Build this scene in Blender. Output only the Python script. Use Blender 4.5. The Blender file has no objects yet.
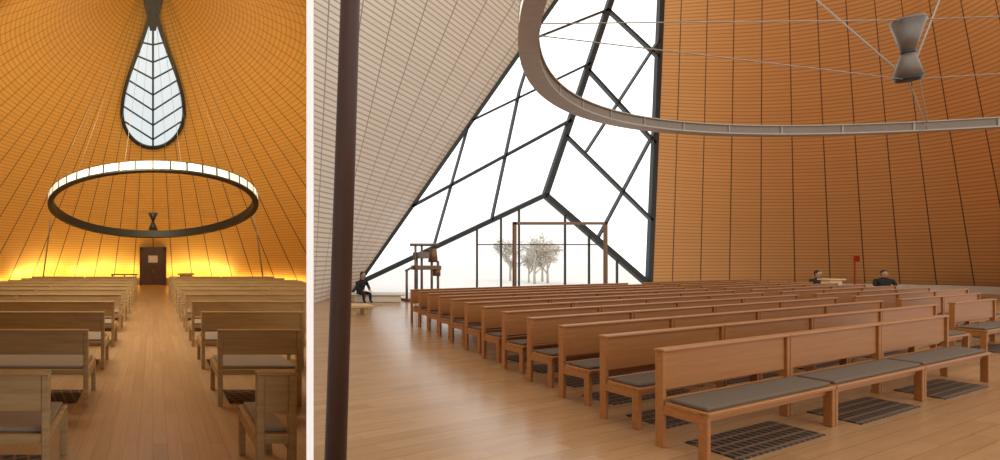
import bpy, bmesh, math, random
from mathutils import Vector, Matrix
random.seed(4)
scene = bpy.context.scene
scene.view_settings.view_transform = 'Standard'
EYE = 1.68

# ------------------------------------------------------------ materials
def new_mat(name):
    m = bpy.data.materials.new(name); m.use_nodes = True
    nt = m.node_tree
    return m, nt, nt.nodes['Principled BSDF']
def plain(name, col, rough=.5, metal=0, emit=None, es=0, noise=.08, nscale=6):
    m, nt, b = new_mat(name)
    N = nt.nodes; L = nt.links
    tc = N.new('ShaderNodeTexCoord'); no = N.new('ShaderNodeTexNoise')
    no.inputs['Scale'].default_value = nscale
    L.new(tc.outputs['Object'], no.inputs['Vector'])
    hsv = N.new('ShaderNodeHueSaturation'); hsv.inputs['Color'].default_value = (*col, 1)
    mr = N.new('ShaderNodeMapRange'); mr.inputs['To Min'].default_value = 1-noise*2; mr.inputs['To Max'].default_value = 1+noise*2
    L.new(no.outputs['Fac'], mr.inputs['Value']); L.new(mr.outputs['Result'], hsv.inputs['Value'])
    L.new(hsv.outputs['Color'], b.inputs['Base Color'])
    b.inputs['Roughness'].default_value = rough; b.inputs['Metallic'].default_value = metal
    if emit:
        b.inputs['Emission Color'].default_value = (*emit, 1); b.inputs['Emission Strength'].default_value = es
    return m
def wood(name, c1, c2, rough=.4, stretch=(2, 30, 30), rot=0, spec=.5):
    m, nt, b = new_mat(name); N = nt.nodes; L = nt.links
    tc = N.new('ShaderNodeTexCoord'); mr_ = N.new('ShaderNodeMapping'); mr_.inputs['Rotation'].default_value = (0,0,rot)
    mp = N.new('ShaderNodeMapping'); mp.inputs['Scale'].default_value = stretch
    no = N.new('ShaderNodeTexNoise'); no.inputs['Scale'].default_value = 1.0; no.inputs['Detail'].default_value = 6
    cr = N.new('ShaderNodeValToRGB'); cr.color_ramp.elements[0].color = (*c1, 1); cr.color_ramp.elements[1].color = (*c2, 1)
    cr.color_ramp.elements[0].position = .3; cr.color_ramp.elements[1].position = .7
    L.new(tc.outputs['Object'], mr_.inputs['Vector']); L.new(mr_.outputs['Vector'], mp.inputs['Vector']); L.new(mp.outputs['Vector'], no.inputs['Vector'])
    L.new(no.outputs['Fac'], cr.inputs['Fac']); L.new(cr.outputs['Color'], b.inputs['Base Color'])
    b.inputs['Roughness'].default_value = rough; b.inputs['Specular IOR Level'].default_value = spec
    return m
def math_node(nt, op, a, bval=None):
    n = nt.nodes.new('ShaderNodeMath'); n.operation = op
    if isinstance(a, (int, float)): n.inputs[0].default_value = a
    else: nt.links.new(a, n.inputs[0])
    if bval is not None:
        if isinstance(bval, (int, float)): n.inputs[1].default_value = bval
        else: nt.links.new(bval, n.inputs[1])
    return n.outputs[0]
def slats(name, col, linecol, seamcol, seam_w=.05, slat_w=.3, var=.12, rough=.55):
    m, nt, b = new_mat(name); N = nt.nodes; L = nt.links
    uv = N.new('ShaderNodeUVMap'); uv.uv_map = 'UVMap'
    sp = N.new('ShaderNodeSeparateXYZ'); L.new(uv.outputs['UV'], sp.inputs[0])
    fu = math_node(nt, 'FRACT', sp.outputs[0]); fv = math_node(nt, 'FRACT', sp.outputs[1])
    su = math_node(nt, 'LESS_THAN', fu, seam_w); sv = math_node(nt, 'LESS_THAN', fv, slat_w)
    cb = N.new('ShaderNodeCombineXYZ')
    L.new(math_node(nt, 'FLOOR', sp.outputs[0]), cb.inputs[0]); L.new(math_node(nt, 'FLOOR', sp.outputs[1]), cb.inputs[1])
    wn = N.new('ShaderNodeTexWhiteNoise'); L.new(cb.outputs[0], wn.inputs['Vector'])
    mr = N.new('ShaderNodeMapRange'); mr.inputs['To Min'].default_value = 1-var; mr.inputs['To Max'].default_value = 1+var
    L.new(wn.outputs['Value'], mr.inputs['Value'])
    hsv = N.new('ShaderNodeHueSaturation'); hsv.inputs['Color'].default_value = (*col, 1); L.new(mr.outputs['Result'], hsv.inputs['Value'])
    m1 = N.new('ShaderNodeMix'); m1.data_type = 'RGBA'
    m1.inputs[7].default_value = (*linecol, 1)
    L.new(hsv.outputs['Color'], m1.inputs[6]); L.new(sv, m1.inputs[0])
    m2 = N.new('ShaderNodeMix'); m2.data_type = 'RGBA'; m2.inputs[7].default_value = (*seamcol, 1)
    L.new(m1.outputs[2], m2.inputs[6]); L.new(su, m2.inputs[0])
    L.new(m2.outputs[2], b.inputs['Base Color']); b.inputs['Roughness'].default_value = rough
    return m
def planks(name, c1, c2, rot, rough=.3):
    m, nt, b = new_mat(name); N = nt.nodes; L = nt.links
    tc = N.new('ShaderNodeTexCoord'); mp = N.new('ShaderNodeMapping'); mp.inputs['Rotation'].default_value = (0, 0, rot)
    L.new(tc.outputs['Object'], mp.inputs['Vector'])
    br = N.new('ShaderNodeTexBrick'); br.inputs['Scale'].default_value = 1
    br.inputs['Brick Width'].default_value = 1.6; br.inputs['Row Height'].default_value = .13
    br.inputs['Mortar Size'].default_value = .002; br.inputs['Color1'].default_value = (*c1, 1); br.inputs['Color2'].default_value = (*c2, 1)
    br.inputs['Mortar'].default_value = tuple(x*.6 for x in c1)+(1,)
    L.new(mp.outputs['Vector'], br.inputs['Vector'])
    mp3 = N.new('ShaderNodeMapping'); mp3.inputs['Scale'].default_value = (1.5, 25, 1)
    L.new(mp.outputs['Vector'], mp3.inputs['Vector'])
    no = N.new('ShaderNodeTexNoise'); no.inputs['Scale'].default_value = 1; no.inputs['Detail'].default_value = 5; L.new(mp3.outputs['Vector'], no.inputs['Vector'])
    mr = N.new('ShaderNodeMapRange'); mr.inputs['To Min'].default_value = .8; mr.inputs['To Max'].default_value = 1.2; L.new(no.outputs['Fac'], mr.inputs['Value'])
    hsv = N.new('ShaderNodeHueSaturation'); L.new(br.outputs['Color'], hsv.inputs['Color']); L.new(mr.outputs['Result'], hsv.inputs['Value'])
    L.new(hsv.outputs['Color'], b.inputs['Base Color']); b.inputs['Roughness'].default_value = rough
    return m
def grille_mat(name):
    m, nt, b = new_mat(name); N = nt.nodes; L = nt.links
    uv = N.new('ShaderNodeTexCoord'); mp = N.new('ShaderNodeMapping'); mp.inputs['Rotation'].default_value = (0,0,-.335)
    L.new(uv.outputs['Object'], mp.inputs['Vector'])
    sp = N.new('ShaderNodeSeparateXYZ'); L.new(mp.outputs['Vector'], sp.inputs[0])
    a = math_node(nt, 'LESS_THAN', math_node(nt, 'FRACT', math_node(nt, 'MULTIPLY', sp.outputs[0], 9.)), .25)
    c = math_node(nt, 'LESS_THAN', math_node(nt, 'FRACT', math_node(nt, 'MULTIPLY', sp.outputs[1], 12.)), .28)
    mx = math_node(nt, 'MAXIMUM', a, c)
    mi = N.new('ShaderNodeMix'); mi.data_type = 'RGBA'; mi.inputs[6].default_value = (.012, .008, .006, 1); mi.inputs[7].default_value = (.20, .10, .04, 1)
    L.new(mx, mi.inputs[0]); L.new(mi.outputs[2], b.inputs['Base Color']); b.inputs['Roughness'].default_value = .6
    return m

M_coneL = slats('amber_slat_cladding', (.84, .51, .14), (.66, .37, .09), (.14, .08, .035), .05, .3, .03)
M_wallR = slats('orange_slat_cladding', (.82, .455, .175), (.60, .29, .095), (.10, .06, .035), .035, .3, .03)
M_tent = slats('pale_slat_cladding', (.80, .71, .60), (.48, .39, .31), (.30, .25, .2), .04, .3, .03)
M_floorL = planks('floor_boards_aisle', (.50, .33, .18), (.58, .40, .23), math.pi/2, .32)
M_floorR = planks('floor_boards_hall', (.42, .225, .095), (.50, .28, .125), math.radians(-19), .24)
M_pewL = wood('oak_pew_wood', (.42, .29, .14), (.58, .43, .22), .4)
M_pewR = wood('cherry_pew_wood', (.36, .135, .034), (.44, .18, .052), .5, (1.5, 30, 40), -.335, .3)
M_cush = plain('grey_cushion_fabric', (.15, .105, .07), .95, nscale=60)
M_cushL = plain('felt_cushion_fabric', (.36, .31, .26), .9, nscale=60)
M_white = plain('white_plaster', (.97, .97, .97), .8, noise=.003)
M_edge = plain('glowing_white_edge', (.97, .97, .97), .4, emit=(1,1,1), es=.5, noise=.003)  # self-glow put into the white so the edge stays bright, no lamp
M_cream = plain('cream_plinth', (.80, .74, .62), .6, noise=.02)
M_dark = plain('dark_steel', (.035, .04, .042), .45, .3)
M_steel = plain('satin_steel', (.40, .34, .28), .45, .3)
M_hub = plain('brushed_steel', (.20, .165, .14), .4, .5)
M_ringside = plain('ring_side_steel', (.22, .17, .125), .5, .3)
M_bronze = plain('bronze_frame', (.22, .12, .065), .4, .4)
M_post = plain('oxide_red_steel', (.075, .035, .025), .45, .2)
M_doorw = wood('door_walnut', (.07, .03, .015), (.12, .055, .025), .5)
M_paper = plain('notice_paper', (.8, .78, .7), .8)
M_panel = plain('lamp_diffuser', (.8, .8, .75), .5, emit=(1, .93, .78), es=.85)
M_pane = plain('frosted_glass_daylight', (.40, .45, .45), .4, emit=(.97, .98, .97), es=1.5, noise=.05, nscale=.3)
M_paneL = plain('frosted_glass_sky', (.2, .25, .3), .3, emit=(.76, .87, .92), es=.85, noise=.12, nscale=1.5)
M_cove = plain('cove_led', (1, .8, .3), .5, emit=(1, .72, .22), es=9)
M_black = plain('black_cloth', (.015, .015, .018), .8)
M_skin = plain('skin', (.55, .32, .22), .55)
M_hair = plain('dark_hair', (.02, .013, .01), .6)
M_eye = plain('eye_dark', (.02, .015, .012), .2)
M_lip = plain('lips', (.4, .14, .12), .5)
M_grille = grille_mat('floor_grille_mesh')
M_snow = plain('snowy_ground', (.92, .92, .92), .9, noise=.01)
M_bark = plain('tree_bark', (.60, .56, .50), .9)
M_leaf = plain('washed_out_foliage', (.74, .72, .66), .9)  # tree tones paled: outdoor glare put into bark and leaf colour
M_lightwood = wood('birch_wood', (.62, .42, .2), (.74, .52, .28), .45)
M_red = plain('red_sign', (.6, .04, .02), .5)

# ------------------------------------------------------------ mesh builder
class MB:
    def __init__(s, fmap=None): s.bm = bmesh.new(); s.f = fmap; s.uv = None
    def _v(s, p):
        p = Vector(p)
        if s.f: p = Vector(s.f(p))
        return s.bm.verts.new(p)
    def hexa(s, c, mi=0, bev=0):
        v = [s._v(p) for p in c]
        fs = [(0,3,2,1),(4,5,6,7),(0,1,5,4),(1,2,6,5),(2,3,7,6),(3,0,4,7)]
        out = []
        for f in fs:
            F = s.bm.faces.new([v[i] for i in f]); F.material_index = mi; out.append(F)
        if bev:
            es = list({e for F in out for e in F.edges})
            r = bmesh.ops.bevel(s.bm, geom=es, offset=bev, segments=1, affect='EDGES')
            for F in r['faces']: F.material_index = mi
    def box(s, x0, x1, y0, y1, z0, z1, mi=0, bev=0):
        s.hexa([(x0,y0,z0),(x1,y0,z0),(x1,y1,z0),(x0,y1,z0),(x0,y0,z1),(x1,y0,z1),(x1,y1,z1),(x0,y1,z1)], mi, bev)
    def beam(s, p, q, w, h, mi=0, side=None):
        p = Vector(p); q = Vector(q); d = (q-p).normalized()
        if side is None: side = Vector((0,1,0)) if abs(d.y) < .9 else Vector((0,0,1))
        a = d.cross(Vector(side)).normalized()*w/2; b = d.cross(a).normalized()*h/2
        s.hexa([p-a-b,p+a-b,p+a+b,p-a+b,q-a-b,q+a-b,q+a+b,q-a+b], mi)
    def cyl(s, p, q, r0, r1=None, n=12, mi=0, smooth=True):
        if r1 is None: r1 = r0
        p = Vector(p); q = Vector(q); d = (q-p).normalized()
        a = d.orthogonal().normalized(); b = d.cross(a)
        A = []; Bv = []
        for i in range(n):
            t = 2*math.pi*i/n; o = a*math.cos(t)+b*math.sin(t)
            A.append(s._v(p+o*r0)); Bv.append(s._v(q+o*r1))
        for i in range(n):
            j = (i+1) % n
            F = s.bm.faces.new([A[i],A[j],Bv[j],Bv[i]]); F.material_index = mi; F.smooth = smooth
        F = s.bm.faces.new(A[::-1]); F.material_index = mi
        F = s.bm.faces.new(Bv); F.material_index = mi
    def ball(s, c, r, mi=0, sc=(1,1,1), seg=16):
        M = Matrix.Translation(Vector(c)) @ Matrix.Diagonal((r*sc[0], r*sc[1], r*sc[2], 1))
        R = bmesh.ops.create_uvsphere(s.bm, u_segments=seg, v_segments=max(6, seg*2//3), radius=1, matrix=M)
        for v in R['verts']:
            for F in v.link_faces: F.material_index = mi; F.smooth = True
    def poly(s, pts, mi=0):
        F = s.bm.faces.new([s._v(p) for p in pts]); F.material_index = mi
    def grid(s, P, UV, mi=0, smooth=True):
        if s.uv is None: s.uv = s.bm.loops.layers.uv.new('UVMap')
        V = [[s._v(p) for p in row] for row in P]
        for i in range(len(P)-1):
            for j in range(len(P[0])-1):
                F = s.bm.faces.new([V[i][j],V[i][j+1],V[i+1][j+1],V[i+1][j]]); F.material_index = mi; F.smooth = smooth
                for l, (a, b) in zip(F.loops, [(i,j),(i,j+1),(i+1,j+1),(i+1,j)]): l[s.uv].uv = UV[a][b]
    def mesh(s, name, mats, recalc=True):
        if recalc: bmesh.ops.recalc_face_normals(s.bm, faces=s.bm.faces[:])
        me = bpy.data.meshes.new(name); s.bm.to_mesh(me); s.bm.free()
        for m in mats: me.materials.append(m)
        return me
    def obj(s, name, mats, parent=None, loc=(0,0,0), rot=0, recalc=True):
        return place(name, s.mesh(name, mats, recalc), loc, rot, parent)
def place(name, me, loc=(0,0,0), rot=0, parent=None):
    o = bpy.data.objects.new(name, me); scene.collection.objects.link(o)
    o.location = loc; o.rotation_euler = (0, 0, rot)
    if parent: o.parent = parent
    return o
def empty(name, loc=(0,0,0), rot=0):
    o = bpy.data.objects.new(name, None); scene.collection.objects.link(o); o.location = loc; o.rotation_euler = (0,0,rot); return o
def lerp(a, b, t): return Vector(a)*(1-t)+Vector(b)*t

# ------------------------------------------------------------ partition + floors
KP = .3568                      # the divider, standing for the gap between views, runs along x = KP*y
pd = Vector((KP, 1, 0)).normalized(); pn = Vector((pd.y, -pd.x, 0))
b = MB()
a0 = Vector((KP*2.4, 2.4, 0)); a1 = Vector((KP*33, 33, 0)); up = Vector((0,0,24)); h = pn*.018
b.hexa([a0-h,a0+h,a1+h,a1-h,a0-h+up,a0+h+up,a1+h+up,a1-h+up]); b.obj('wall_gap_divider', [M_white])
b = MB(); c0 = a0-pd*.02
b.hexa([c0-h,c0+h,a0+h,a0-h,c0-h+up,c0+h+up,a0+h+up,a0-h+up]); b.obj('trim_glowing_gap_edge', [M_edge])
b = MB(); b.poly([(-16,-8,0),(KP*-8,-8,0),(KP*33,33,0),(-16,33,0)]); b.obj('floor', [M_floorL])
b = MB(); b.poly([(KP*-8,-8,0),(60,-8,0),(60,22.2,0),(KP*22.2,22.2,0)]); b.obj('floor.001', [M_floorR])

# ------------------------------------------------------------ left hall: oblique cone shell
APEX = Vector((0, 20, 15))
def base(a, s=1): return Vector((14*s*math.sin(a), 13+17.5*s*math.cos(a), 0))
b = MB(); P = []; UV = []
NA, NT = 256, 30
for i in range(NA+1):
    a = 2*math.pi*i/NA; P.append([]); UV.append([])
    for j in range(NT+1):
        t = j/NT; P[-1].append(lerp(base(a), APEX, min(t, .999))); UV[-1].append((i/NA*64+.02, t*104))
b.grid(P, UV)
bmesh.ops.bisect_plane(b.bm, geom=b.bm.verts[:]+b.bm.edges[:]+b.bm.faces[:], plane_co=(0,0,0), plane_no=pn, clear_outer=True)
b.obj('wall_cone', [M_coneL], recalc=False)
def ring_strip(b, s0, s1, z0, z1, mi, n=160, amin=-1.3, amax=1.3, gap=0):
    for i in range(n):
        a = amin+(amax-amin)*i/n; c = amin+(amax-amin)*(i+1)/n
        p = [base(a,s0), base(c,s0), base(c,s1), base(a,s1)]
        if p[1].x > KP*p[1].y-.15 or p[2].x > KP*p[2].y-.15: continue
        if gap and abs((p[0].x+p[1].x)/2) < gap: continue
        b.hexa([q+Vector((0,0,z0)) for q in p]+[q+Vector((0,0,z1)) for q in p], mi)
b = MB(); ring_strip(b, .94, .955, 0, .42, 0, gap=.95); b.obj('wall_plinth', [M_cream])
b = MB(); ring_strip(b, .965, .972, .12, .2, 0, gap=.95); b.obj('cove_light_strip', [M_cove])

# teardrop window on the far meridian
e = empty('window_1')
far = base(0); axis = (APEX-far).normalized(); nrm = Vector((0, -axis.z, axis.y)).normalized()
if nrm.y > 0: nrm = -nrm
def tp(x, t, off): return far.lerp(APEX, t)+Vector((x,0,0))+nrm*off
T0, T1, TW, HW = .548, .925, .645, 1.55
def hw(t):
    if t <= TW:
        k = (TW-t)/(TW-T0); return HW*math.sqrt(max(0, 1-k*k))
    k = (t-TW)/(T1-TW); return HW*(0.5+.5*math.cos(math.pi*k))**.8*(1-.12*k)
ts = [T0+(TW-T0)*(1-math.cos(math.pi/2*i/14)) for i in range(15)]+[TW+(T1-TW)*i/26 for i in range(1,27)]
right = [(hw(t), t) for t in ts]; left = [(-x, t) for x, t in reversed(right)]
loop = right+left
b = MB()
for i in range(len(ts)-1):
    x0, t0 = right[i]; x1, t1 = right[i+1]
    if x0 < 1e-4: b.poly([tp(0,t0,.45), tp(x1,t1,.45), tp(-x1,t1,.45)])
    elif x1 < 1e-3: b.poly([tp(-x0,t0,.45), tp(x0,t0,.45), tp(0,t1,.45)])
    else: b.poly([tp(-x0,t0,.45), tp(x0,t0,.45), tp(x1,t1,.45), tp(-x1,t1,.45)])
b.obj('glass', [M_paneL], e)
b = MB()
n = len(loop)
LEN = (APEX-far).length
def outer(i, w):
    p = Vector((loop[i][0], loop[i][1]*LEN)); q = Vector((loop[(i-1)%n][0], loop[(i-1)%n][1]*LEN)); r = Vector((loop[(i+1)%n][0], loop[(i+1)%n][1]*LEN))
    d = (r-q)
    if d.length < 1e-6: d = Vector((1, 0))
    d.normalize(); nn = Vector((d.y, -d.x)); return p+nn*w
for i in range(n-1):
    j = i+1
    pi_, po = Vector((loop[i][0], loop[i][1]*LEN)), outer(i, .18); qi, qo = Vector((loop[j][0], loop[j][1]*LEN)), outer(j, .18)
    if (pi_-qi).length < 1e-5: continue
    def W(p, off): return tp(p.x, p.y/LEN, off)
    b.hexa([W(pi_,-.2),W(po,-.2),W(qo,-.2),W(qi,-.2),W(pi_,.6),W(po,.6),W(qo,.6),W(qi,.6)])
b.hexa([tp(-.55,.95,.1),tp(.55,.95,.1),tp(.14,.86,.1),tp(-.14,.86,.1),tp(-.55,.95,.62),tp(.55,.95,.62),tp(.14,.86,.6),tp(-.14,.86,.6)])
b.beam(tp(0,T0,.5), tp(0,T1,.5), .10, .12, side=nrm)
for k in range(7):
    t = T0+.02+k*.043
    for sg in (-1, 1):
        tt = t+.055; x = hw(min(tt, T1))
        tt = t+.055*x/HW; x = hw(min(tt,T1))
        b.beam(tp(0,t,.5), tp(sg*x,tt,.5), .065, .1, side=nrm)
b.obj('frame', [M_dark], e)

# door in the far wall (in a short timber porch that meets the leaning wall)
e = empty('door_1', (0, 28.3, 0))
b = MB(); b.box(-.78,-.66,-.05,.1,0,2.37); b.box(.66,.78,-.05,.1,0,2.37); b.box(-.78,.78,-.05,.1,2.25,2.37); b.obj('casing', [M_doorw], e)
b = MB(); b.box(-.66,-.005,0,.06,.02,2.25,bev=.01); b.box(.005,.66,0,.06,.02,2.25,bev=.01)
for sx in (-1,1):
    b.box(sx*.33-.22,sx*.33+.22,-.02,0,.2,1.0); b.box(sx*.33-.22,sx*.33+.22,-.02,0,1.1,1.3)
    b.cyl((sx*.07,-.05,1.0),(sx*.07,-.05,1.2),.015,n=8)
b.obj('leaf', [M_doorw], e)
b = MB(); b.box(-.3,.3,-.04,-.02,1.45,1.9); b.obj('notice', [M_paper], e)
b = MB(); b.box(-.86,-.78,28.3,30.2,0,2.45); b.box(.78,.86,28.3,30.2,0,2.45); b.box(-.86,.86,28.3,29.4,2.37,2.45); b.obj('trim_door_porch', [M_doorw])
b = MB(); b.box(1.55,2.4,26.2,26.8,0,.08); b.box(1.62,2.33,26.27,26.73,.08,.72,bev=.02); b.box(1.5,2.45,26.15,26.85,.72,.82,bev=.01); b.obj('altar_block', [M_lightwood])
b = MB(); b.box(-2.5,-.9,26,26.6,.72,.78)
for x in (-2.42,-1.7,-1.02):
    for y in (26.06,26.54): b.box(x-.03,x+.03,y-.03,y+.03,0,.72)
b.obj('side_table', [M_dark])

# tilted ring chandelier
def ring_pts(c, r, tilt, n):
    ct, st = math.cos(tilt), math.sin(tilt)
    def f(ang, rad, z):
        x = rad*math.sin(ang); y = -rad*math.cos(ang)
        return Vector((c[0]+x, c[1]+y*ct+z*st*1.0, c[2]-y*st+z*ct))
    return f
f = ring_pts((0,18,3.75), 4.15, math.radians(12), 96)
e = empty('ring_chandelier')
b = MB(); n = 96
for i in range(n):
    a, c = 2*math.pi*i/n, 2*math.pi*(i+1)/n
    def seg(r0, r1, z0, z1, mi, a=a, c=c):
        b.hexa([f(a,r0,z0),f(c,r0,z0),f(c,r1,z0),f(a,r1,z0),f(a,r0,z1),f(c,r0,z1),f(c,r1,z1),f(a,r1,z1)], mi)
    seg(4.0,4.20,-.15,-.09,0); seg(4.0,4.05,-.09,.17,0); seg(4.0,4.20,.17,.19,0)
    g = (c-a)*.10
    if i % 2 == 0: seg(4.15,4.19,-.09,.17,1,a+g,c)
    else: seg(4.15,4.19,-.09,.17,1,a,c-g)
    if i % 2 == 0: seg(4.05,4.20,-.09,.17,0,a-g,a+g)
b.obj('ring_band', [M_dark, M_panel], e)
b = MB()
hub = Vector((0,18,3.2))
b.cyl(hub+Vector((0,0,.02)), hub+Vector((0,0,.36)), .05, .2, 16); b.cyl(hub+Vector((0,0,-.34)), hub+Vector((0,0,.02)), .2, .05, 16)
b.obj('hub_cones', [M_dark], e)
b = MB()
for k in range(14):
    a = 2*math.pi*(k+.5)/14
    p = f(a,4.1,.17); b.cyl(hub+Vector((0,0,.3)), p, .004, n=5)
    q = APEX+Vector((p.x*.12, (p.y-20)*.2, -1.3)); b.cyl(p, q, .007, n=5)
b.obj('cables', [M_steel], e)
for sx in (-1,1):
    b = MB(); b.cyl((sx*5.6,22,0),(sx*4.6,20.5,4.6),.04,.03); b.cyl((sx*5.6,22,0),(sx*5.6,22,.04),.12,.12); b.obj('slender_strut', [M_steel])

# ------------------------------------------------------------ pews
def pew_mesh(name, L, D, u, d, mats, backh=.34):
    fm = lambda p: (p.x*u[0]+p.y*d[0], p.x*u[1]+p.y*d[1], p.z)
    b = MB(fm); w = .055
    xs = [0, L-w] + ([L/2-w/2] if L > 3 else [])
    for x in xs:
        b.box(x,x+w,-.02,.04,0,.85,0,.005)
        b.box(x,x+w,D-.06,D,0,.40,0,.005)
        b.box(x+.005,x+w-.005,.04,D-.06,.30,.38,0)
    b.box(w,L-w,-.012,.018,.86-backh,.86,0,.005)
    b.box(-.004,L+.004,-.03,.05,.85,.875,0,.006)
    b.box(w,L-w,-.005,.02,.36,.42,0)
    b.box(0,L,.05,D+.01,.375,.41,0,.006)
    b.box(w,L-w,D-.07,D-.045,.31,.375,0)
    b.box(.04,L-.04,.07,D-.015,.41,.445,1,.010)
    return b.mesh(name, mats)
def grille(L, u, d, D):
    fm = lambda p: (p.x*u[0]+p.y*d[0], p.x*u[1]+p.y*d[1], p.z)
    b = MB(fm); b.box(.15,L-.15,.0,D,.0,.012); return b.mesh('floor_grille', [M_grille])
x = Vector((1,0)); y = Vector((0,1)); DL = .68
mL = pew_mesh('oak_pew', 2.4, DL, x, y, [M_pewL, M_cushL], .27); gL = grille(2.4, x, y, .5)
Y = 3.15; k = 0
while Y < 22:
    for i in range(2 if Y > 6 else 1):
        place('oak_pew', mL, (-.74-2.4*(i+1)-.03*i, Y, 0)); place('floor_grille', gL, (-.74-2.4*(i+1)-.03*i, Y+.1, 0))
    room = KP*Y-.10-.74
    Ls = []
    if room > 4.85: Ls = [2.4, 2.4]
    elif room > 2.5: Ls = [2.4, room-2.43] if room > 3.0 else [room]
    else: Ls = [room]
    xx = .74
    for Lr in Ls:
        g = None
        if abs(Lr-2.4) < .01: me = mL; g = gL
        else:
            me = pew_mesh('oak_pew', Lr, DL, x, y, [M_pewL, M_cushL], .27)
            if Lr > .5: g = grille(Lr, x, y, .5)
        place('oak_pew', me, (xx, Y, 0))
        if g: place('floor_grille', g, (xx, Y+.1, 0))
        xx += Lr+.03
    Y += 1.87 if k == 0 else 1.7; k += 1
u = Vector((.9444,.3290)); d = Vector((.06,-.998)); LR = 2.43; DR = .34
mR = pew_mesh('cherry_pew', LR-.02, DR, u, d, [M_pewR, M_cush], .36); gR = grille(1.9, u, d, .36)
for k in range(12):
    Y0 = 3.95+.7*k; X0 = 4.53+.298*.7*k
    nm = [3,5,6,7,7,7,7,7,7,7,7,7][k]
    for i in range(nm):
        s = i*LR + (.0 if i < 4 else .9)
        p = Vector((X0,Y0))+u*s
        place('cherry_pew', mR, (p.x,p.y,0))
        if k < 6:
            q = p+u*.2; place('floor_grille', gR, (q.x+.0,q.y-.05,0))

# ------------------------------------------------------------ right hall shell
YF = 22
e = empty('window_2')
A = Vector((25.7,YF,22.6)); Lb = Vector((9.9,YF,0)); Rb = Vector((24.75,YF,0)); J = Vector((19.6,YF,4.88))
LJ = Vector((10.2,YF,.45)); RJ = Vector((24.72,YF,.45))
b = MB()
yo = Vector((0,.05,0))
b.poly([LJ+yo,J+yo,A+yo]); b.poly([J+yo,RJ+yo,A+yo]); b.obj('upper_glass', [M_pane], e)
def V3(x,z): return Vector((x,YF,z))
b = MB()
def mb(p,q,w=.22): b.beam(p,q,w,.2,side=(0,1,0))
mb(Lb,A,.2); mb(Rb,A,.24); mb(J,V3(24.6,19.8),.26); mb(LJ,J,.22); mb(J,RJ,.24)
def onL(t): return Lb.lerp(A,t)
def onS(t): return J.lerp(V3(24.6,19.8),t)
def onR(t): return Rb.lerp(A,t)
mb(onL(.19), onS(.25),.15); mb(onL(.38), onS(.44),.11); mb(onL(.555), onS(.62),.11); mb(onL(.70), onS(.78),.11)
mb(V3(14.0,2.25), onL(.37),.07); mb(V3(16.9,3.6), V3(18.3,10.1),.07)
mb(V3(18.3,10.1), onL(.60),.07)
mb(onS(.20), onR(.16),.12); mb(onS(.42), onR(.33),.12); mb(onS(.62), onR(.52),.11); mb(onS(.8),onR(.68),.1)
mb(V3(22.2,2.7), onR(.36),.07); mb(V3(21.6,7.0), onR(.56),.07)
for xx, zt in ((13.2,1.9),(16.2,3.2),(17.4,3.8),(18.3,4.2),(20.6,4.0),(21.8,2.9),(23.2,1.75)):
    b.beam(V3(xx,0),V3(xx,zt),.05,.08,side=(0,1,0))
b.beam(V3(16.2,2.4),V3(22.2,2.4),.05,.08,side=(0,1,0))
b.obj('mullions', [M_dark], e)
b = MB(); b.poly([(-60,22.2,-.02),(140,22.2,-.02),(140,140,-.02),(-60,140,-.02)]); b.obj('ground_outside', [M_snow])
def tree(loc, h, seed):
    random.seed(seed); b = MB()
    def br(p, d, l, r, lv):
        q = p+d*l; b.cyl(p,q,r,r*.65,n=5,mi=0)
        if lv == 0:
            for _ in range(2):
                c = q+Vector([random.uniform(-.5,.5) for _ in range(3)])*l; b.cyl(c-Vector((0,0,l*.1)), c+Vector((0,0,l*.1)), l*.2, l*.05, 5, 1)
            return
        for _ in range(4):
            nd = (d+Vector((random.uniform(-.8,.8),random.uniform(-.8,.8),random.uniform(-.2,.6)))).normalized()
            br(p+d*l*random.uniform(.3,1), nd, l*.68, r*.6, lv-1)
    br(Vector((0,0,-.05)), Vector((0,0,1)), h*.30, h*.016, 4)
    b.obj('bare_tree', [M_bark, M_leaf], loc=loc)
for i,(X,Yt,hh) in enumerate(((26.0,30,5.0),(27.8,31,4.6),(27.6,34,5.2),(29.2,33,4.8),(26.9,31.5,3.4))): tree((X,Yt,0),hh,i)

# pale tent wall
N0 = Vector((.358*16,16,0)); N1 = Vector((.358*9,9,22.6))
b = MB(); P=[]; UV=[]; nu,nv = 24,40
for i in range(nu+1):
    P.append([]); UV.append([])
    for j in range(nv+1):
        s = i/nu; v = j/nv
        p = lerp(lerp(N0,Lb,s), lerp(N1,A,s), v)
        P[-1].append(p); UV[-1].append((s*8+.5, v*130))
b.grid(P,UV); b.obj('wall_tent', [M_tent], recalc=False)

# orange wall
tb = [(24.85,22),(29.2,23.5),(33.8,24.5),(37.7,24.5),(39.9,23.5),(41.1,22),(40.2,19.5),(36.3,16)]
tt = [(25.65,22),(26.6,21),(27.7,20),(28.3,19),(28.8,18),(27.7,16.5),(25.6,14.5),(22.3,12)]
def cr(T, s):
    n = len(T)-1; i = min(int(s), n-1); f_ = s-i
    p = [Vector(T[max(0,min(n,i+o))]) for o in (-1,0,1,2)]
    return .5*((2*p[1])+(-p[0]+p[2])*f_+(2*p[0]-5*p[1]+4*p[2]-p[3])*f_*f_+(-p[0]+3*p[1]-3*p[2]+p[3])*f_**3)
b = MB(); P=[]; UV=[]
for i in range(71):
    s = i/10; B0 = cr(tb,s); T0_ = cr(tt,s); P.append([]); UV.append([])
    for j in range(31):
        v = j/30; q = B0*(1-v)+T0_*v
        P[-1].append((q.x,q.y,20*v)); UV[-1].append((s*2,v*120))
b.grid(P,UV); b.obj('wall_curved', [M_wallR], recalc=False)
b = MB()
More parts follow.
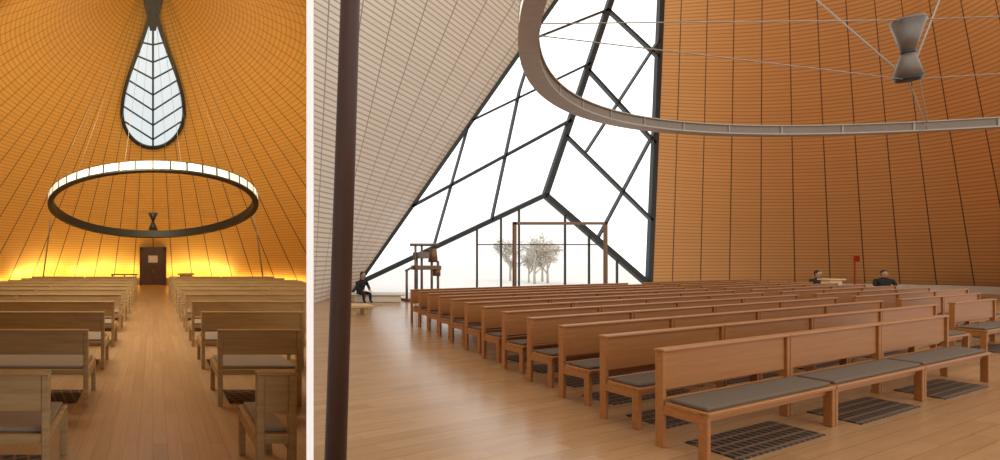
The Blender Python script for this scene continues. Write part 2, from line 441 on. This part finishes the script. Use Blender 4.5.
for i in range(70):
    p, q = cr(tb,i/10), cr(tb,(i+1)/10)
    n_ = Vector((q.y-p.y, -(q.x-p.x))).normalized()
    if n_.y > 0 and i < 40: n_ = -n_
    a_, c_ = p+n_*.5, q+n_*.5; a2, c2 = p+n_*.8, q+n_*.8
    b.hexa([(a_.x,a_.y,0),(c_.x,c_.y,0),(c2.x,c2.y,0),(a2.x,a2.y,0),(a_.x,a_.y,.35),(c_.x,c_.y,.35),(c2.x,c2.y,.35),(a2.x,a2.y,.35)])
b.obj('baseboard_curved', [M_cream])
b = MB(); b.box(36.7,36.95,23.0,23.06,1.55,1.85,0,.005); b.box(36.6,37.05,23.06,23.1,0,.05); b.cyl((36.82,23.09,0),(36.82,23.09,1.7),.025,n=8); b.obj('red_sign', [M_red])

# big suspended ring
e = empty('suspended_ring')
C = Vector((19.2,-3.04,5.62)); R = 16.58; b = MB(); n = 180
def rp(a, r, z): return Vector((C.x+r*math.cos(a), C.y+r*math.sin(a), C.z+z))
for i in range(n):
    a, c = 2*math.pi*i/n, 2*math.pi*(i+1)/n
    def seg(r0,r1,z0,z1,mi,a=a,c=c):
        b.hexa([rp(a,r0,z0),rp(c,r0,z0),rp(c,r1,z0),rp(a,r1,z0),rp(a,r0,z1),rp(c,r0,z1),rp(c,r1,z1),rp(a,r1,z1)],mi)
    seg(R-.1,R+.1,-.11,.11,1); seg(R-.14,R+.14,-.15,-.11,0); seg(R-.14,R+.14,.11,.14,0)
    if i%3==0: seg(R-.12,R+.12,-.11,.11,0,a,a+(c-a)*.06)
    seg(R+.1,R+.13,-.07,.07,2,a+(c-a)*.15,a+(c-a)*.85)
b.obj('ring_band', [M_steel, M_ringside, M_panel], e)
hub = Vector((15.1,8.8,5.82)); b = MB()
b.cyl(hub,hub+Vector((0,0,.62)),.075,.20,24); b.cyl(hub-Vector((0,0,.5)),hub,.17,.075,24)
b.cyl(hub+Vector((0,0,.62)),hub+Vector((0,0,.68)),.20,.18,24); b.cyl(hub-Vector((0,0,.58)),hub-Vector((0,0,.5)),.13,.17,24,1)
b.cyl(hub-Vector((0,0,.03)),hub+Vector((0,0,.03)),.085,.085,24,1)
b.obj('hub_cones', [M_hub, M_dark], e)
b = MB()
for ang in (140,77,32):
    a = math.radians(ang)
    b.cyl(hub+Vector((0,0,.64)), rp(a,R-.1,.1), .01, n=6); b.cyl(hub-Vector((0,0,.55)), rp(a,R-.1,-.1), .01, n=6)
for q in ((20,15,12.8),(22.3,11.8,11.7)): b.cyl(hub-Vector((0,0,.55)), q, .014, n=6)
b.obj('cables', [M_steel], e)

# leaning post
b = MB(); b.cyl((1.362,3.3,0),(1.60,3.3,7.4),.078,.058,28); b.cyl((1.362,3.3,0),(1.363,3.3,.03),.13,.13,28); b.obj('leaning_post', [M_post])

b = MB(); b.box(14.4,14.52,17.56,17.64,0,3.16,bev=.01); b.box(18.04,18.16,17.56,17.64,0,3.16,bev=.01); b.box(14.4,18.16,17.56,17.64,3.05,3.16,bev=.01)
b.obj('bronze_portal_frame', [M_bronze])
b = MB()
for x_, h_ in ((10.15,1.2),(10.5,2.2),(10.75,2.3),(11.15,2.0),(11.4,1.6)):
    b.cyl((x_,17.6,0),(x_,17.6,h_),.045,n=12)
b.box(10.05,11.5,17.35,17.85,0,.1,1); b.box(10.4,11.45,17.45,17.75,1.25,1.42,1,.02); b.cyl((10.3,17.6,2.25),(11.4,17.6,2.25),.06,n=12)
b.cyl((11.2,17.6,1.55),(11.2,17.6,2.1),.17,.12,16,1); b.box(10.5,10.95,17.4,17.8,1.7,1.95,0,.02); b.cyl((10.1,17.6,1.2),(10.55,17.6,1.45),.04)
b.cyl((11.35,17.6,1.0),(11.35,17.6,1.3),.13,.13,16,1)
b.obj('steel_tube_stand', [M_hub, M_bronze])
b = MB(); b.box(5.85,6.55,13.0,13.5,.22,.32,0,.02); b.box(5.95,6.05,13.1,13.4,0,.22); b.box(6.3,6.4,13.1,13.4,0,.22); b.obj('low_bench', [M_lightwood])
b = MB(); b.box(7.8,9.6,17.0,17.7,.0,.27,0,.03); b.box(7.7,9.7,16.9,17.8,.27,.33,0,.02); b.obj('low_platform', [M_cream])
b = MB(); b.box(26.0,26.5,16.9,17.15,0,.86,0,.03); b.box(25.95,26.55,16.85,17.2,.86,.92,0,.01); b.obj('wooden_ambo', [M_lightwood])

# ------------------------------------------------------------ people
def skinned(name, verts, edges, radii, mat, parent, sub=2, root=0):
    me = bpy.data.meshes.new(name); me.from_pydata(verts, edges, []); me.materials.append(mat)
    o = place(name, me, parent=parent)
    md = o.modifiers.new('skin','SKIN'); md.use_smooth_shade = True
    sv = me.skin_vertices[0].data
    for i, r in enumerate(radii): sv[i].radius = (r, r) if not isinstance(r, tuple) else r; sv[i].use_root = (i == root)
    s = o.modifiers.new('sub','SUBSURF'); s.levels = sub; s.render_levels = sub
    return o
def person(loc, rot, cloth, h=.42, lean=0):
    e = empty('seated_person', loc, rot)
    V = [(0,0,h+.09),(0,.0+lean*.2,h+.26),(0,lean*.5,h+.42),(0,lean*.8,h+.53),(0,lean+.01,h+.60)]
    E = [(0,1),(1,2),(2,3),(3,4)]; Rr = [(.15,.12),(.14,.11),(.17,.12),(.10,.08),(.05,.05)]
    for s in (-1,1):
        i = len(V)
        V += [(s*.19,lean*.7,h+.47),(s*.24,.06+lean,h+.24),(s*.14,.30+lean*.6,h+.19)]; Rr += [.065,.05,.036]
        E += [(2,i),(i,i+1),(i+1,i+2)]
        j = len(V)
        V += [(s*.10,.06,h+.07),(s*.13,.46,h+.06),(s*.13,.48,.10),(s*.13,.60,.045)]; Rr += [.09,.07,.045,.038]
        E += [(0,j),(j,j+1),(j+1,j+2),(j+2,j+3)]
    skinned('body', V, E, Rr, cloth, e)
    for s in (-1,1):
        w = Vector((s*.14,.30+lean*.6,h+.19))
        V = [tuple(w), tuple(w+Vector((-s*.01,.04,-.01))), tuple(w+Vector((-s*.02,.085,-.02)))]; E = [(0,1),(1,2)]; Rr = [.025,.034,.03]
        for fi, fl in enumerate((.9,1,.93,.75)):
            o = w+Vector((-s*.02+(fi-1.5)*.02,.09,-.02)); k = len(V)
            V += [tuple(o), tuple(o+Vector((0,.035*fl,-.006))), tuple(o+Vector((0,.06*fl,-.028)))]; Rr += [.009,.0085,.007]
            E += [(2,k),(k,k+1),(k+1,k+2)]
        k = len(V); o = w+Vector((-s*.045,.045,-.01)); V += [tuple(o), tuple(o+Vector((-s*.018,.035,-.01)))]; Rr += [.011,.008]; E += [(1,k),(k,k+1)]
        skinned('hand', V, E, Rr, M_skin, e, 1)
    hc = Vector((0, lean+.03, h+.74)); b = MB()
    b.cyl(hc+Vector((0,-.02,-.16)), hc+Vector((0,-.01,-.05)), .052,.05,14,0)
    b.ball(hc,.105,0,(.78,.95,1.12)); b.ball(hc+Vector((0,.03,-.06)),.065,0,(.85,.85,.85))
    b.ball(hc+Vector((0,.105,-.015)),.018,0,(.8,1,1.6),8)
    for s in (-1,1):
        b.ball(hc+Vector((s*.033,.088,.012)),.012,2,seg=8); b.ball(hc+Vector((s*.083,0,-.005)),.022,0,(.4,.8,1.3),8)
    b.ball(hc+Vector((0,.09,-.055)),.02,3,(1.2,.5,.4),8)
    b.ball(hc+Vector((0,-.025,.03)),.112,1,(.84,.93,1.06)); b.ball(hc+Vector((0,-.06,-.03)),.085,1,(.95,.6,1.1))
    b.obj('head', [M_skin, M_hair, M_eye, M_lip], e)
def stool(X,Y_):
    b = MB(); b.box(X-.2,X+.2,Y_-.2,Y_+.2,.30,.34,0,.01)
    for sx in (-1,1):
        for sy in (-1,1): b.box(X+sx*.17-.02,X+sx*.17+.02,Y_+sy*.17-.02,Y_+sy*.17+.02,0,.30)
    b.obj('wooden_stool', [M_pewR])
person((8.05,17.1,0), math.radians(185), M_black, .31, .16)
person((27.8,18.4,0), math.radians(160), M_black, .33, .0); stool(27.8,18.4)
person((30.9,18.6,0), math.radians(140), M_black, .33, .0); stool(30.9,18.6)

# ------------------------------------------------------------ light
w = bpy.data.worlds.new('overcast'); scene.world = w; w.use_nodes = True
bg = w.node_tree.nodes['Background']; bg.inputs[0].default_value = (1,.965,.91,1); bg.inputs[1].default_value = 1.15
def area(name, loc, target, sx, sy, power, col):
    l = bpy.data.lights.new(name,'AREA'); l.shape='RECTANGLE'; l.size=sx; l.size_y=sy; l.energy=power; l.color=col
    o = bpy.data.objects.new(name,l); scene.collection.objects.link(o); o.location=loc
    o.rotation_euler = (Vector(target)-Vector(loc)).to_track_quat('-Z','Y').to_euler(); return o
area('warm_fill', (-1.5,9,6), (-.5,14,0), 4, 4, 380, (1,.86,.64))  # added fill over the aisle and pews, no fixture hangs here
area('warm_fill', (-1.0,12,6.5), (0,26,7), 4, 3, 300, (1,.79,.46))  # second added fill, brightens the far side of the cone
area('upper_wall_fill', (0,16,5.6), (0,24,9), 5, 1.5, 80, (1,.75,.4))  # added fill to lift the upper cone, not a fitting of the hall
for aa in (-.55,-.28,0,.26):
    p = base(aa,.93)
    area('cove_uplight', (p.x,p.y,.5), tuple(base(aa,.97)+Vector((0,0,3.0))), 3.2, .3, 60, (1,.74,.25))

cam = bpy.data.cameras.new('camera'); co = bpy.data.objects.new('camera', cam); scene.collection.objects.link(co)
co.location = (0,0,EYE); co.rotation_euler = (math.pi/2,0,0)
cam.sensor_width = 36; cam.lens = 15.84; cam.shift_x = .347; cam.shift_y = .029; cam.clip_start=.05; cam.clip_end = 400
scene.camera = co
